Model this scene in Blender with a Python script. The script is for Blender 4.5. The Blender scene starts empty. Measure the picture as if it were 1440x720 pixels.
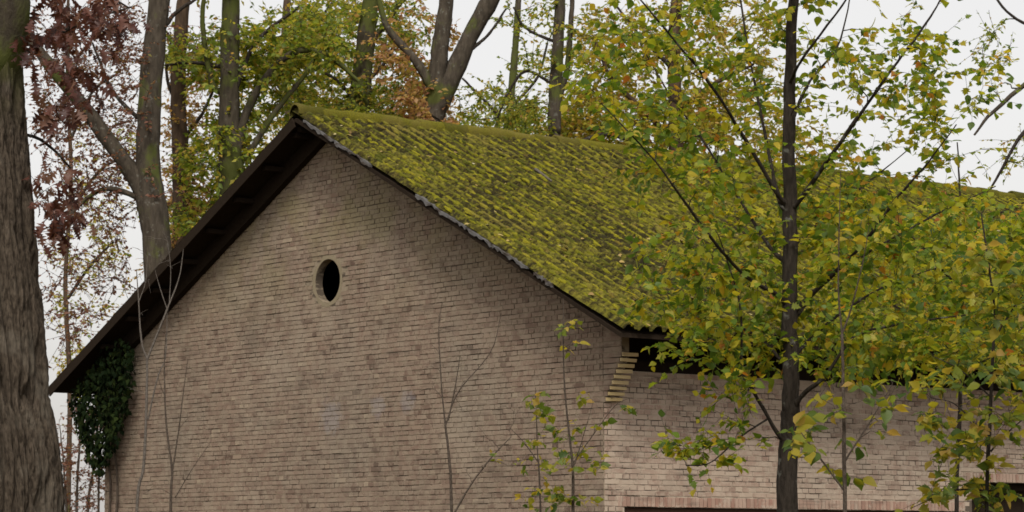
import bpy, math, random
import numpy as np
from mathutils import Vector, noise as mnoise

random.seed(7); rng = np.random.default_rng(7)
S = bpy.context.scene
COL = S.collection

# ------------------------------------------------------------------ camera, world, sun, exposure
FPX, HOR, CX, CY, EYE = 3800.0, 780.0, 720.0, 360.0, 1.7
PITCH = math.atan((HOR - CY) / FPX)
cam_data = bpy.data.cameras.new('camera'); cam = bpy.data.objects.new('camera', cam_data)
COL.objects.link(cam); S.camera = cam
cam.location = (0, 0, EYE); cam.rotation_euler = (math.pi / 2 + PITCH, 0, 0)
cam_data.sensor_width = 36; cam_data.lens = FPX / 1440 * 36
cam_data.clip_start = 0.3; cam_data.clip_end = 2000
cam_data.dof.use_dof = True; cam_data.dof.focus_distance = 22; cam_data.dof.aperture_fstop = 13.0

SUN_EL, SUN_AZ = math.radians(47), math.radians(182)      # compass bearing of the sun from +Y, clockwise
world = bpy.data.worlds.new('World'); S.world = world; world.use_nodes = True
wn = world.node_tree; wn.nodes.clear()
sky = wn.nodes.new('ShaderNodeTexSky'); sky.sky_type = 'NISHITA'; sky.sun_disc = False
sky.sun_elevation = SUN_EL; sky.sun_rotation = SUN_AZ; sky.air_density = 1.0; sky.dust_density = 4.0
bg1 = wn.nodes.new('ShaderNodeBackground'); bg1.inputs['Strength'].default_value = 0.05
hs = wn.nodes.new('ShaderNodeHueSaturation'); hs.inputs['Saturation'].default_value = 0.25
wn.links.new(sky.outputs[0], hs.inputs['Color']); wn.links.new(hs.outputs[0], bg1.inputs['Color'])
bg2 = wn.nodes.new('ShaderNodeBackground'); bg2.inputs['Color'].default_value = (1.0, 0.95, 0.895, 1)   # even cloud layer
bg2.inputs['Strength'].default_value = 0.262
addn = wn.nodes.new('ShaderNodeAddShader'); outw = wn.nodes.new('ShaderNodeOutputWorld')
wn.links.new(bg1.outputs[0], addn.inputs[0]); wn.links.new(bg2.outputs[0], addn.inputs[1]); wn.links.new(addn.outputs[0], outw.inputs[0])
sd = bpy.data.lights.new('sun', 'SUN'); sd.energy = 1.5; sd.angle = math.radians(15); sd.color = (1.0, 0.95, 0.87)
sun = bpy.data.objects.new('sun', sd); COL.objects.link(sun)
sdir = Vector((math.sin(SUN_AZ) * math.cos(SUN_EL), math.cos(SUN_AZ) * math.cos(SUN_EL), math.sin(SUN_EL)))
sun.rotation_euler = sdir.to_track_quat('Z', 'Y').to_euler(); sun.location = sdir * 60
S.view_settings.view_transform = 'Standard'; S.view_settings.look = 'None'
S.cycles.pixel_filter_type = 'BLACKMAN_HARRIS'; S.cycles.filter_width = 1.65
S.view_settings.exposure = 0.92; S.view_settings.gamma = 1.0; S.view_settings.use_curve_mapping = False

# ------------------------------------------------------------------ pixel -> direction helpers
_c, _s = math.cos(PITCH), math.sin(PITCH)
ORG = np.array([0, 0, EYE])
def ray(px, py):
    a, b = (px - CX) / FPX, (CY - py) / FPX
    return np.array([a, _c - b * _s, _s + b * _c])
def at(px, py, Y):
    r = ray(px, py); return ORG + r * (Y / r[1])
def proj(P):
    P = np.atleast_2d(P) - ORG
    d = P[:, 1] * _c + P[:, 2] * _s; h = -P[:, 1] * _s + P[:, 2] * _c
    return np.stack([CX + FPX * P[:, 0] / d, CY - FPX * h / d, d], 1)

# ------------------------------------------------------------------ mesh helpers
def link(o, parent=None):
    COL.objects.link(o)
    if parent is not None: o.parent = parent
    return o
def mesh_np(name, V, F, mat, smooth=False):
    V = np.asarray(V, np.float32); F = np.asarray(F, np.int32)
    me = bpy.data.meshes.new(name); n, k = F.shape
    me.vertices.add(len(V)); me.vertices.foreach_set('co', V.ravel())
    me.loops.add(n * k); me.loops.foreach_set('vertex_index', F.ravel())
    me.polygons.add(n); me.polygons.foreach_set('loop_start', np.arange(n, dtype=np.int32) * k)
    me.polygons.foreach_set('loop_total', np.full(n, k, np.int32))
    me.update(calc_edges=True)
    me.polygons.foreach_set('use_smooth', np.full(n, bool(smooth)))
    if mat: me.materials.append(mat)
    return me
def obj(name, me, parent=None, loc=None, rot=None):
    o = bpy.data.objects.new(name, me); link(o, parent)
    if loc is not None: o.location = Vector(loc)
    if rot is not None: o.rotation_euler = rot
    return o
def tag(o, label=None, cat=None, group=None, kind=None):
    if label: o['label'] = label
    if cat: o['category'] = cat
    if group: o['group'] = group
    if kind: o['kind'] = kind
    return o
def empty(name, loc, rz=0):
    o = bpy.data.objects.new(name, None); o.empty_display_size = .2; link(o)
    o.location = Vector(loc); o.rotation_euler = (0, 0, rz); return o
class MB:
    """quad collector"""
    def __init__(s): s.V = []; s.F = []; s.n = 0
    def add(s, V, F):
        V = np.asarray(V, float); F = np.asarray(F, int)
        s.V.append(V); s.F.append(F + s.n); s.n += len(V)
    def box(s, x0, x1, y0, y1, z0, z1, j=0):
        V = np.array([[x, y, z] for z in (z0, z1) for y in (y0, y1) for x in (x0, x1)], float)
        if j: V += rng.normal(0, j, V.shape)
        s.add(V, [[0, 2, 3, 1], [4, 5, 7, 6], [0, 1, 5, 4], [2, 6, 7, 3], [0, 4, 6, 2], [1, 3, 7, 5]])
    def beam(s, a, b, w, h, up=(0, 0, 1)):
        a = np.array(a, float); b = np.array(b, float); d = b - a; d /= np.linalg.norm(d)
        up = np.array(up, float); x = np.cross(d, up); x /= np.linalg.norm(x); z = np.cross(x, d)
        V = [p + x * sx * w / 2 + z * sz * h / 2 for p in (a, b) for sz in (-1, 1) for sx in (-1, 1)]
        s.add(V, [[0, 1, 3, 2], [4, 6, 7, 5], [0, 4, 5, 1], [2, 3, 7, 6], [0, 2, 6, 4], [1, 5, 7, 3]])
    def build(s, name, mat, parent=None, smooth=False):
        return obj(name, mesh_np(name, np.concatenate(s.V), np.concatenate(s.F), mat, smooth), parent)
def smooth_path(P, n):
    P = np.asarray(P, float); m = len(P)
    if m == 2: return np.linspace(P[0], P[1], n)
    Q = np.vstack([2 * P[0] - P[1], P, 2 * P[-1] - P[-2]])
    out = []
    for t in np.linspace(0, m - 1 - 1e-9, n):
        i = int(t); f = t - i; a, b, c, d = Q[i:i + 4]
        out.append(.5 * (2 * b + (c - a) * f + (2 * a - 5 * b + 4 * c - d) * f * f + (3 * b - a - 3 * c + d) * f ** 3))
    return np.array(out)
def tube(P, R, n=6):
    P = np.asarray(P, float); m = len(P); T = np.gradient(P, axis=0); T /= np.linalg.norm(T, axis=1)[:, None] + 1e-9
    ref = np.array([1., 0, 0]) if abs(T[0, 0]) < .8 else np.array([0, 1., 0])
    V = []; ang = np.arange(n) * 2 * math.pi / n
    for i in range(m):
        x = ref - T[i] * ref.dot(T[i]); x /= np.linalg.norm(x); y = np.cross(T[i], x); ref = x
        V.append(P[i] + R[i] * (np.cos(ang)[:, None] * x + np.sin(ang)[:, None] * y))
    V = np.concatenate(V); k = np.arange(n); F = []
    for i in range(m - 1):
        F.append(np.stack([i * n + k, i * n + (k + 1) % n, (i + 1) * n + (k + 1) % n, (i + 1) * n + k], 1))
    return V, np.concatenate(F)

# ------------------------------------------------------------------ materials
def newmat(name):
    m = bpy.data.materials.new(name); m.use_nodes = True; nt = m.node_tree; nt.nodes.clear()
    o = nt.nodes.new('ShaderNodeOutputMaterial'); return m, nt, o
class N:
    def __init__(s, nt): s.nt = nt
    def n(s, t, **kw):
        nd = s.nt.nodes.new(t)
        for k, v in kw.items(): setattr(nd, k, v)
        return nd
    def L(s, a, b): s.nt.links.new(a, b)
    def val(s, inp, v):
        if hasattr(v, 'is_linked') or isinstance(v, bpy.types.NodeSocket): s.L(v, inp)
        else: inp.default_value = v
    def pos(s, sc=(1, 1, 1)):
        g = s.n('ShaderNodeNewGeometry'); m = s.n('ShaderNodeVectorMath', operation='MULTIPLY')
        s.L(g.outputs['Position'], m.inputs[0]); m.inputs[1].default_value = sc; return m.outputs[0]
    def objpos(s, sc=(1, 1, 1)):
        g = s.n('ShaderNodeTexCoord'); m = s.n('ShaderNodeVectorMath', operation='MULTIPLY')
        s.L(g.outputs['Object'], m.inputs[0]); m.inputs[1].default_value = sc; return m.outputs[0]
    def noise(s, scale, vec=None, detail=4, rough=.6, out=0):
        t = s.n('ShaderNodeTexNoise'); t.inputs['Scale'].default_value = scale; t.inputs['Detail'].default_value = detail
        t.inputs['Roughness'].default_value = rough
        s.L(vec if vec is not None else s.pos(), t.inputs['Vector']); return t.outputs[out]
    def math(s, op, a, b=0.0, c=None, clamp=False):
        m = s.n('ShaderNodeMath', operation=op); m.use_clamp = clamp; s.val(m.inputs[0], a); s.val(m.inputs[1], b)
        if c is not None: s.val(m.inputs[2], c)
        return m.outputs[0]
    def ramp(s, f, stops, interp='LINEAR'):
        r = s.n('ShaderNodeValToRGB'); cr = r.color_ramp; cr.interpolation = interp
        while len(cr.elements) < len(stops): cr.elements.new(.5)
        for e, (p, c) in zip(cr.elements, stops): e.position = p; e.color = (*c, 1) if len(c) == 3 else c
        s.L(f, r.inputs[0]); return r.outputs[0]
    def step(s, f, lo, hi):
        m = s.n('ShaderNodeMapRange'); m.interpolation_type = 'SMOOTHSTEP'; s.L(f, m.inputs[0])
        m.inputs[1].default_value = lo; m.inputs[2].default_value = hi; return m.outputs[0]
    def mix(s, f, a, b, mode='MIX'):
        m = s.n('ShaderNodeMix'); m.data_type = 'RGBA'; m.blend_type = mode
        s.val(m.inputs[0], f)
        for i, v in ((6, a), (7, b)):
            if isinstance(v, tuple): m.inputs[i].default_value = (*v, 1)
            else: s.L(v, m.inputs[i])
        return m.outputs[2]
    def rnd(s):
        g = s.n('ShaderNodeNewGeometry'); o = s.n('ShaderNodeObjectInfo')
        return s.math('FRACT', s.math('MULTIPLY_ADD', o.outputs['Random'], 7.31, g.outputs['Random Per Island']))
    def bsdf(s, col, rough, height=None, strength=.3, dist=.01, spec=.3):
        b = s.n('ShaderNodeBsdfPrincipled'); b.inputs['Specular IOR Level'].default_value = spec
        if isinstance(col, tuple): b.inputs['Base Color'].default_value = (*col, 1)
        else: s.L(col, b.inputs['Base Color'])
        s.val(b.inputs['Roughness'], rough)
        if height is not None:
            bp = s.n('ShaderNodeBump'); bp.inputs['Strength'].default_value = strength; bp.inputs['Distance'].default_value = dist
            s.L(height, bp.inputs['Height']); s.L(bp.outputs[0], b.inputs['Normal'])
        return b.outputs[0]

def sepz(n, vec):
    sx = n.n('ShaderNodeSeparateXYZ'); n.L(vec, sx.inputs[0]); return sx.outputs
PAINT = []      # filled with (world point, radius) of the faint grey-blue paint smears on the gable
def brick_mat(name, stops, wash, wash_amt, paint=()):
    m, nt, o = newmat(name); n = N(nt)
    r = n.rnd()
    base = n.ramp(r, stops)
    f1 = n.noise(7, detail=5); f2 = n.noise(38, detail=3)
    w = n.step(n.math('ADD', f1, n.math('MULTIPLY', f2, .45)), wash_amt, wash_amt + .22)
    col = n.mix(n.math('MULTIPLY', w, .8), base, wash)
    dk = n.step(n.noise(22, detail=2), .66, .78)
    col = n.mix(n.math('MULTIPLY', dk, .5), col, (.085, .066, .05))
    stk = n.step(n.noise(1.0, n.pos((1, 1, 2.2)), 5), .52, .70)
    col = n.mix(n.math('MULTIPLY', stk, .35), col, (.12, .092, .068))
    big = n.noise(.55, detail=4)
    col = n.mix(n.math('MULTIPLY', n.step(big, .42, .68), .30), col, (.20, .185, .145))
    vs = n.step(n.noise(1.5, n.pos((1, 1, .16)), 5, .7), .52, .70)
    col = n.mix(n.math('MULTIPLY', vs, .22), col, (.10, .078, .058))
    hz = n.step(n.noise(1.5, n.pos((1, 1, 10)), 4), .54, .68)
    col = n.mix(n.math('MULTIPLY', hz, .42), col, (.105, .078, .06))
    pl = n.step(n.noise(.75, detail=5), .55, .70)
    col = n.mix(n.math('MULTIPLY', pl, .35), col, (.34, .285, .215))
    z = sepz(n, n.pos())[2]
    alg = n.math('MULTIPLY', n.step(z, 4.4, 6.4), n.step(n.noise(1.3, detail=4), .38, .62))
    col = n.mix(n.math('MULTIPLY', alg, .6), col, (.20, .172, .085))
    for (p, rad) in paint:
        d = n.n('ShaderNodeVectorMath', operation='DISTANCE'); n.L(n.pos(), d.inputs[0]); d.inputs[1].default_value = tuple(p)
        k = n.math('ADD', n.math('DIVIDE', d.outputs['Value'], rad), n.math('MULTIPLY', n.noise(9), 1.5))
        col = n.mix(n.math('MULTIPLY', n.math('SUBTRACT', 1.0, n.step(k, 1.15, 1.6)), .28), col, (.22, .225, .25))
    h = n.math('ADD', n.noise(60, detail=4), n.math('MULTIPLY', f1, .8))
    nt.links.new(n.bsdf(col, .92, h, .35, .004, .12), o.inputs[0]); return m
def mortar_mat(name, c1, c2):
    m, nt, o = newmat(name); n = N(nt)
    col = n.mix(n.noise(9, detail=5), c1, c2)
    stk = n.step(n.noise(2.6, n.pos((1, 1, 3.5)), 5), .48, .58)
    col = n.mix(n.math('MULTIPLY', stk, .85), col, (.045, .034, .026))
    nt.links.new(n.bsdf(col, .95, n.noise(90), .6, .006, .1), o.inputs[0]); return m
def wood_mat(name, c1, c2, sc=(3, 3, 3)):
    m, nt, o = newmat(name); n = N(nt)
    f = n.noise(6, n.objpos(sc), 5)
    nt.links.new(n.bsdf(n.mix(f, c1, c2), .95, f, .4, .01, .03), o.inputs[0]); return m
def bark_mat(name, c1, c2, moss=0.0, stretch=.16, scale=26, lichen=0.0, bump=.8):
    m, nt, o = newmat(name); n = N(nt)
    f = n.noise(scale, n.pos((1, 1, stretch)), 6, .65)
    g = n.noise(2.3, detail=4)
    col = n.mix(n.step(f, .33, .68), c1, c2)
    col = n.mix(n.math('MULTIPLY', g, .35), col, tuple(x * .55 for x in c2))
    if lichen: col = n.mix(n.math('MULTIPLY', n.step(n.noise(11, detail=3), .60, .68), lichen), col, (.30, .31, .27))
    if moss:
        mm = n.step(n.math('ADD', n.noise(1.4, detail=5), n.math('MULTIPLY', f, .3)), .78 - moss * .3, .92 - moss * .3)
        col = n.mix(n.math('MULTIPLY', mm, .85), col, (.062, .072, .014))
    nt.links.new(n.bsdf(col, .93, f, bump, .03, .15), o.inputs[0]); return m
def leaf_mat(name, stops, trans=.56, rough=.5, spec=.35):
    m, nt, o = newmat(name); n = N(nt)
    c = n.ramp(n.rnd(), stops)
    c = n.mix(n.math('MULTIPLY', n.step(n.noise(45, detail=2), .58, .75), .14), c, (.16, .10, .02))
    b = n.bsdf(c, rough, spec=spec)
    t = n.n('ShaderNodeBsdfTranslucent'); n.L(n.mix(1.0, c, (1.5, 1.45, .9), 'MULTIPLY'), t.inputs['Color'])
    mx = n.n('ShaderNodeMixShader'); mx.inputs[0].default_value = trans; n.L(b, mx.inputs[1]); n.L(t.outputs[0], mx.inputs[2])
    nt.links.new(mx.outputs[0], o.inputs[0]); return m
def moss_mat(name, c, dark=(.05, .045, .012)):
    m, nt, o = newmat(name); n = N(nt)
    base = n.ramp(n.rnd(), c)
    f = n.noise(55, detail=4)
    col = n.mix(n.step(f, .35, .7), n.mix(.45, base, dark), base)
    col = n.mix(n.math('MULTIPLY', n.step(n.noise(1.0, detail=5), .52, .70), .6), col, (.13, .098, .030))
    nt.links.new(n.bsdf(col, .95, f, .9, .012, .1), o.inputs[0]); return m
def tile_mat():
    m, nt, o = newmat('mossy_pantile'); n = N(nt)
    clay = n.ramp(n.rnd(), [(0, (.019, .015, .007)), (.5, (.030, .024, .008)), (1, (.022, .020, .007))])
    f = n.noise(14, detail=6, rough=.7); g = n.noise(.8, detail=4)
    mm = n.step(n.math('ADD', f, n.math('MULTIPLY', g, .5)), .66, .92)
    moss = n.ramp(n.noise(5, detail=4), [(.3, (.085, .075, .012)), (.55, (.165, .15, .018)), (.75, (.15, .105, .03))])
    col = n.mix(n.math('MULTIPLY', mm, .92), clay, moss)
    nt.links.new(n.bsdf(col, .93, n.math('ADD', f, n.noise(70)), .8, .012, .12), o.inputs[0]); return m

# ------------------------------------------------------------------ barn frame (solved from roof corners)
DR = 30.0
Rp = at(872, 466, DR)
r_ = ray(70, 546); Lp = ORG + r_ * ((Rp[2] - EYE) / r_[2])
uu = (Lp - Rp)[:2]; WR = float(np.linalg.norm(uu)); uu = uu / WR
vv = np.array([uu[1], -uu[0]]); ANG = math.atan2(vv[1], vv[0])
r_ = ray(415, 165); k_, t_ = np.linalg.solve(np.array([[r_[0], -uu[0]], [r_[1], -uu[1]]]), Rp[:2]); APZ = EYE + r_[2] * k_
EAV, VER, LEN = 0.86, 0.48, 17.0
CW = Rp[:2] + EAV * uu + VER * vv            # nearest wall corner on the ground
WG = WR - 2 * EAV; ZE = float(Rp[2]); RISE = float(APZ - ZE); SL = RISE / (WR / 2); YR = WG / 2
def roofz(y): return ZE + SL * ((y + EAV) if y < YR else (WG + EAV - y))
def b2w(x, y, z): return np.array([CW[0] + vv[0] * x + uu[0] * y, CW[1] + vv[1] * x + uu[1] * y, z])
def on_gable(px, py, off=0.0):       # world ray -> local (y,z) on plane x=-off
    r = ray(px, py); P0 = b2w(-off, 0, 0)[:2]
    k, t = np.linalg.solve(np.array([[r[0], -uu[0]], [r[1], -uu[1]]]), P0); return t, EYE + r[2] * k
def on_side(px, py, off=0.0):
    r = ray(px, py); P0 = b2w(0, -off, 0)[:2]
    k, t = np.linalg.solve(np.array([[r[0], -vv[0]], [r[1], -vv[1]]]), P0); return t, EYE + r[2] * k
print('barn WG', WG, 'ZE', ZE, 'rise', RISE, 'ang', math.degrees(ANG))

PAINTP = [(b2w(0, *on_gable(466, 588)), .34), (b2w(0, *on_gable(532, 572)), .22), (b2w(0, *on_gable(575, 566)), .22)]
G_STOPS = [(0, (.10, .066, .049)), (.06, (.16, .108, .080)), (.5, (.212, .151, .112)), (.8, (.230, .170, .125)), (.92, (.185, .122, .090)), (1, (.31, .245, .175))]
M_brick = brick_mat('weathered_brick', G_STOPS, (.255, .200, .147), .62, PAINTP)
M_brick2 = brick_mat('lit_wall_brick', [(0, (.225, .145, .110)), (.2, (.31, .213, .163)), (.6, (.355, .26, .20)), (1, (.41, .325, .25))], (.42, .335, .262), .62)  # paler copy of the gable brick, stronger light put into the colour
M_red = brick_mat('reddish_brick', [(0, (.28, .16, .12)), (.5, (.33, .21, .16)), (1, (.38, .27, .21))], (.42, .35, .28), .72)
M_corb = brick_mat('corbel_brick', [(0, (.48, .36, .17)), (1, (.60, .46, .25))], (.58, .48, .28), .74)  # brick colour brightened for the light on the corbel ends
M_mort = mortar_mat('mortar', (.262, .212, .150), (.21, .168, .118))
M_mort2 = mortar_mat('lit_wall_mortar', (.44, .365, .285), (.36, .295, .225))  # mortar raised likewise, light of the long wall in its colour
M_plast = mortar_mat('lime_patch', (.235, .19, .13), (.19, .15, .10))
M_wood = wood_mat('dark_timber', (.013, .009, .006), (.028, .020, .014))
M_door = wood_mat('door_timber', (.035, .020, .014), (.06, .034, .024), (8, 8, .6))
M_tile = tile_mat()
MOSS_STOPS = [(0, (.036, .042, .004)), (.3, (.085, .086, .005)), (.65, (.172, .160, .007)), (.9, (.235, .208, .010)), (1, (.12, .085, .014))]
M_moss = moss_mat('roof_moss', MOSS_STOPS)
m, nt, o = newmat('lime_rim'); n = N(nt)
nt.links.new(n.bsdf(n.mix(n.noise(7, detail=5), (.25, .205, .14), (.175, .145, .09)), .95, n.noise(50), .5, .005, .1), o.inputs[0]); M_plast = m
M_ridge = moss_mat('ridge_moss', [(0, (.055, .055, .007)), (.5, (.105, .095, .009)), (1, (.15, .135, .010))], (.022, .02, .008))
M_cement = mortar_mat('verge_cement', (.15, .144, .138), (.055, .052, .05))

# ------------------------------------------------------------------ ground
m, nt, o = newmat('leaf_litter'); n = N(nt)
gc = n.ramp(n.noise(3.5, detail=8, rough=.7), [(.3, (.035, .028, .014)), (.5, (.075, .055, .022)), (.62, (.13, .075, .03)), (.75, (.06, .065, .02))])
nt.links.new(n.bsdf(gc, .95, n.noise(18, detail=5), .8, .05, .1), o.inputs[0])
gm = MB(); gx = np.linspace(-400, 400, 41)
gv = np.array([[x, y + 300, 0.0] for y in gx for x in gx]); gf = [[j * 41 + i, j * 41 + i + 1, j * 41 + i + 42, j * 41 + i + 41] for j in range(40) for i in range(40)]
gm.add(gv, gf); tag(gm.build('ground', m), kind='structure')

# ------------------------------------------------------------------ barn
barn = tag(empty('brick_barn', (CW[0], CW[1], 0), ANG), 'old brick barn with round gable window and moss-covered pantile roof', 'barn')
CP = 0.0625                                  # course pitch
zc0 = round(on_side(851, 566)[1] / CP) * CP; NCORB = 9; CSTEP = .036
ZTOP = round(on_side(930, 524)[1] / CP) * CP   # top of the long wall, timber gap above
oy, oz = on_gable(461, 395); ORAD = .287
print('zc0', zc0, 'ZTOP', ZTOP, 'oculus', oy, oz)
def gable_poly():
    p = [(0, 0), (0, zc0)]
    for k in range(NCORB):
        p += [(-CSTEP * (k + 1), zc0 + k * CP), (-CSTEP * (k + 1), zc0 + (k + 1) * CP)]
    y0 = -CSTEP * NCORB; rz = lambda y: roofz(y) - .075
    p += [(y0, rz(y0)), (YR, rz(YR))]
    q = [(WG - y, z) for (y, z) in p[:-1]][::-1]
    return p + q
import bmesh
def solid_from_poly(name, outer, holes, to3, thick_vec, mat, parent):
    bm = bmesh.new(); edges = []
    for loop in [outer] + holes:
        vs = [bm.verts.new(to3(*p)) for p in loop]
        edges += [bm.edges.new((vs[i], vs[(i + 1) % len(vs)])) for i in range(len(vs))]
    bmesh.ops.triangle_fill(bm, use_beauty=True, use_dissolve=False, edges=edges)
    ret = bmesh.ops.extrude_face_region(bm, geom=list(bm.faces))
    bmesh.ops.translate(bm, vec=Vector(thick_vec), verts=[e for e in ret['geom'] if isinstance(e, bmesh.types.BMVert)])
    bmesh.ops.recalc_face_normals(bm, faces=list(bm.faces))
    me = bpy.data.meshes.new(name); bm.to_mesh(me); bm.free(); me.materials.append(mat)
    return obj(name, me, parent)
circ = [(oy + ORAD * math.cos(a), oz + ORAD * math.sin(a)) for a in np.linspace(0, 2 * math.pi, 48, endpoint=False)]
gable = solid_from_poly('gable_wall', gable_poly(), [circ], lambda y, z: (0, y, z), (.11, 0, 0), M_mort, barn)
# long wall with two openings
d0, dz = on_side(878, 713); d1, _ = on_side(1347, 716); e0, ez = on_side(1366, 678); e1 = e0 + 1.9
dz = max(dz, 2.05); 
side_outer = [(.112, 0), (d0, 0), (d0, dz), (d1, dz), (d1, 0), (e0, 0), (e0, ez), (e1, ez), (e1, 0), (LEN, 0), (LEN, ZTOP), (.112, ZTOP)]
side = solid_from_poly('side_wall', side_outer, [], lambda x, z: (x, 0, z), (0, .24, 0), M_mort2, barn)
mb = MB(); mb.box(.112, LEN - .242, WG - .24, WG, 0, roofz(WG) - .12); mb.build('rear_wall', M_brick2, barn)
solid_from_poly('end_wall', [(0, 0), (0, roofz(0) - .1), (YR, roofz(YR) - .1), (WG, roofz(WG) - .1), (WG, 0)], [], lambda y, z: (LEN, y, z), (-.24, 0, 0), M_brick2, barn)

# --- bricks: English cross bond, thick proud pieces; the nearest become objects of their own
def brick_tpl(L, H, D):
    V = np.array([[-L/2, 0, -H/2], [L/2, 0, -H/2], [L/2, 0, H/2], [-L/2, 0, H/2],
                  [-L/2 + .0012, -D, -H/2 + .0012], [L/2 - .0012, -D, -H/2 + .0012], [L/2 - .0012, -D, H/2 - .0012], [-L/2 + .0012, -D, H/2 - .0012]])
    F = np.array([[4, 5, 6, 7], [0, 1, 5, 4], [1, 2, 6, 5], [2, 3, 7, 6], [3, 0, 4, 7]])
    return V, F
def layout(w0, w1, z0, z1, ok, gap=.011):
    out = []
    for c in range(int(z0 / CP), int(z1 / CP)):
        zc = (c + .5) * CP; hd = c % 2 == 1
        L = .11 if hd else .22
        s = w0 + (.055 if hd else (0 if c % 4 == 0 else .11)) - L
        while s < w1:
            a, b = max(s, w0), min(s + L, w1); s += L
            if b - a < .04: continue
            if ok(a, b, zc - CP / 2, zc + CP / 2): out.append(((a + b) / 2, zc, b - a - gap))
    return out
def gable_ok(a, b, z0, z1):
    for y in (a, b):
        if z1 > roofz(y) - .09: return False
    k = math.hypot(min(max(oy, a), b) - oy, min(max(oz, z0), z1) - oz)
    return k > ORAD + .018
def side_ok(a, b, z0, z1):
    for (p, q, t) in ((d0, d1, dz), (e0, e1, ez)):
        if b > p - .0 and a < q and z0 < t + .125: return False
    return z1 <= ZTOP + .001
gl = layout(0, WG, .3, 7.6, gable_ok)
# corbelled strips of the gable front, both ends
ext = []
for k in range(NCORB):
    ext.append((-CSTEP * (k + 1), zc0 + k * CP))
c = 0
while zc0 + (NCORB + c) * CP < roofz(-CSTEP * NCORB) - .15:
    ext.append((-CSTEP * NCORB, zc0 + (NCORB + c) * CP)); c += 1
for (y, z) in ext: gl.append((y / 2 - .002, z + CP / 2, -y - .012)); gl.append((WG - y / 2 + .002, z + CP / 2, -y - .012))
gl = [g for g in gl if g[2] > .02]
sl = layout(0, LEN, .3, 5, side_ok)
def bricks(lst, wall, mat, to_loc, yaw, n_obj, w2):
    A = np.array(lst); P = np.array([w2(a, z) for a, z, L in lst]); pr = proj(P)
    inview = (pr[:, 0] > 0) & (pr[:, 0] < 1440) & (pr[:, 1] > 0) & (pr[:, 1] < 720)
    full = (A[:, 2] > .19) & (A[:, 2] < .23)
    key = np.where(inview & full, pr[:, 2], 1e9); order = np.argsort(key)[:n_obj]; sel = set(order.tolist())
    tv, tf = brick_tpl(.209, .0530, .0060); me = mesh_np('brick', tv, tf, mat)
    mbx = MB()
    for i, (a, z, L) in enumerate(lst):
        pd = float(rng.uniform(-.0025, .0050)); dzj = float(rng.normal(0, .0015))
        if i in sel: pd = min(pd, .0025)
        if i in sel:
            obj('brick', me, wall, to_loc(a, z + dzj, pd), (rng.normal(0, .004), rng.normal(0, .006), yaw + rng.normal(0, .006)))
        else:
            V, F = brick_tpl(L, .0530 + rng.normal(0, .0024), .0060); V = V + rng.normal(0, .0009, V.shape) * [1.6, .5, 1.6]; V[:, 1] -= pd
            V[:, 2] += dzj + z
            if yaw == 0: W = np.stack([V[:, 0] + a, V[:, 1], V[:, 2]], 1)
            else: W = np.stack([V[:, 1], a - V[:, 0], V[:, 2]], 1)
            mbx.add(W, F)
    tag(mbx.build('brick_courses', mat, wall), kind='stuff')
bricks(gl, gable, M_brick, lambda a, z, p: (-p, a, z), -math.pi / 2, 150, lambda a, z: b2w(0, a, z))
bricks(sl, side, M_brick2, lambda a, z, p: (a, -p, z), 0, 125, lambda a, z: b2w(a, 0, z))
# soldier courses over the openings
sm = MB()
for (p, q, t) in ((d0 - .1, d1 + .1, dz), (e0 - .1, e1 + .1, ez)):
    x = p
    while x < q:
        V, F = brick_tpl(.052, .112, .013); V = V + rng.normal(0, .0012, V.shape); V[:, 1] -= rng.uniform(-.003, .004); V += [x + .03, 0, t + .063]; sm.add(V, F); x += .0625
tag(sm.build('soldier_course', M_red, side), kind='stuff')
# corbel bricks at both eaves: header ends stepping out
for k in range(NCORB):
    for yy, sgn in ((-CSTEP * (k + 1), -1), (WG + CSTEP * (k + 1), 1)):
        mb = MB(); mb.box(.002, .236, min(yy, yy - sgn * .05), max(yy, yy - sgn * .05), .015, .053, .002)
        V = np.concatenate(mb.V); V[:, 1] += sgn * .022
        obj('corbel_brick', mesh_np('corbel_brick', V, np.concatenate(mb.F), M_corb), gable, (0, 0, zc0 + k * CP))
# oculus: lime ring, wooden inner frame
ring = MB(); K = 60
ins, outs = [], []
for a in np.linspace(0, 2 * math.pi, K, endpoint=False):
    ro = ORAD + .06 + .05 * mnoise.noise(Vector((math.cos(a) * 2.2, math.sin(a) * 2.2, 3))) + rng.normal(0, .006)
    ins.append((-.004, oy + (ORAD + .002) * math.cos(a), oz + (ORAD + .002) * math.sin(a))); outs.append((-.0035, oy + ro * math.cos(a), oz + ro * math.sin(a)))
bk = [(.003, y, z) for (_, y, z) in outs]; bi = [(.02, y, z) for (_, y, z) in ins]
ring.add(np.array(ins + outs + bk + bi), [[i, (i + 1) % K, K + (i + 1) % K, K + i] for i in range(K)] + [[K + i, K + (i + 1) % K, 2 * K + (i + 1) % K, 2 * K + i] for i in range(K)] + [[3 * K + i, 3 * K + (i + 1) % K, (i + 1) % K, i] for i in range(K)])
ow = tag(ring.build('round_window', M_plast, gable), 'round unglazed window opening with lime-patched rim')
# doors in the long wall: frame head, planks
dw = obj('door', None, side); dw.location = (0, 0, 0)
mb = MB(); mb.box(d0, d1, .03, .15, dz - .14, dz - .004); mb.build('door_frame', M_door, dw)
x = d0 + .01
while x < d1 - .17:
    mb = MB(); mb.box(x, x + .16, .10, .135, .03, dz - .142, .0015); mb.build('plank', M_door, dw); x += .166
dw2 = obj('door', None, side)
mb = MB(); mb.box(e0, e1, .14, .22, ez - .1, ez - .004); mb.build('door_frame', M_wood, dw2)
x = e0 + .01
while x < e1 - .17:
    mb = MB(); mb.box(x, x + .16, .19, .225, .03, ez - .102, .0015); mb.build('plank', M_wood, dw2); x += .166
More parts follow.
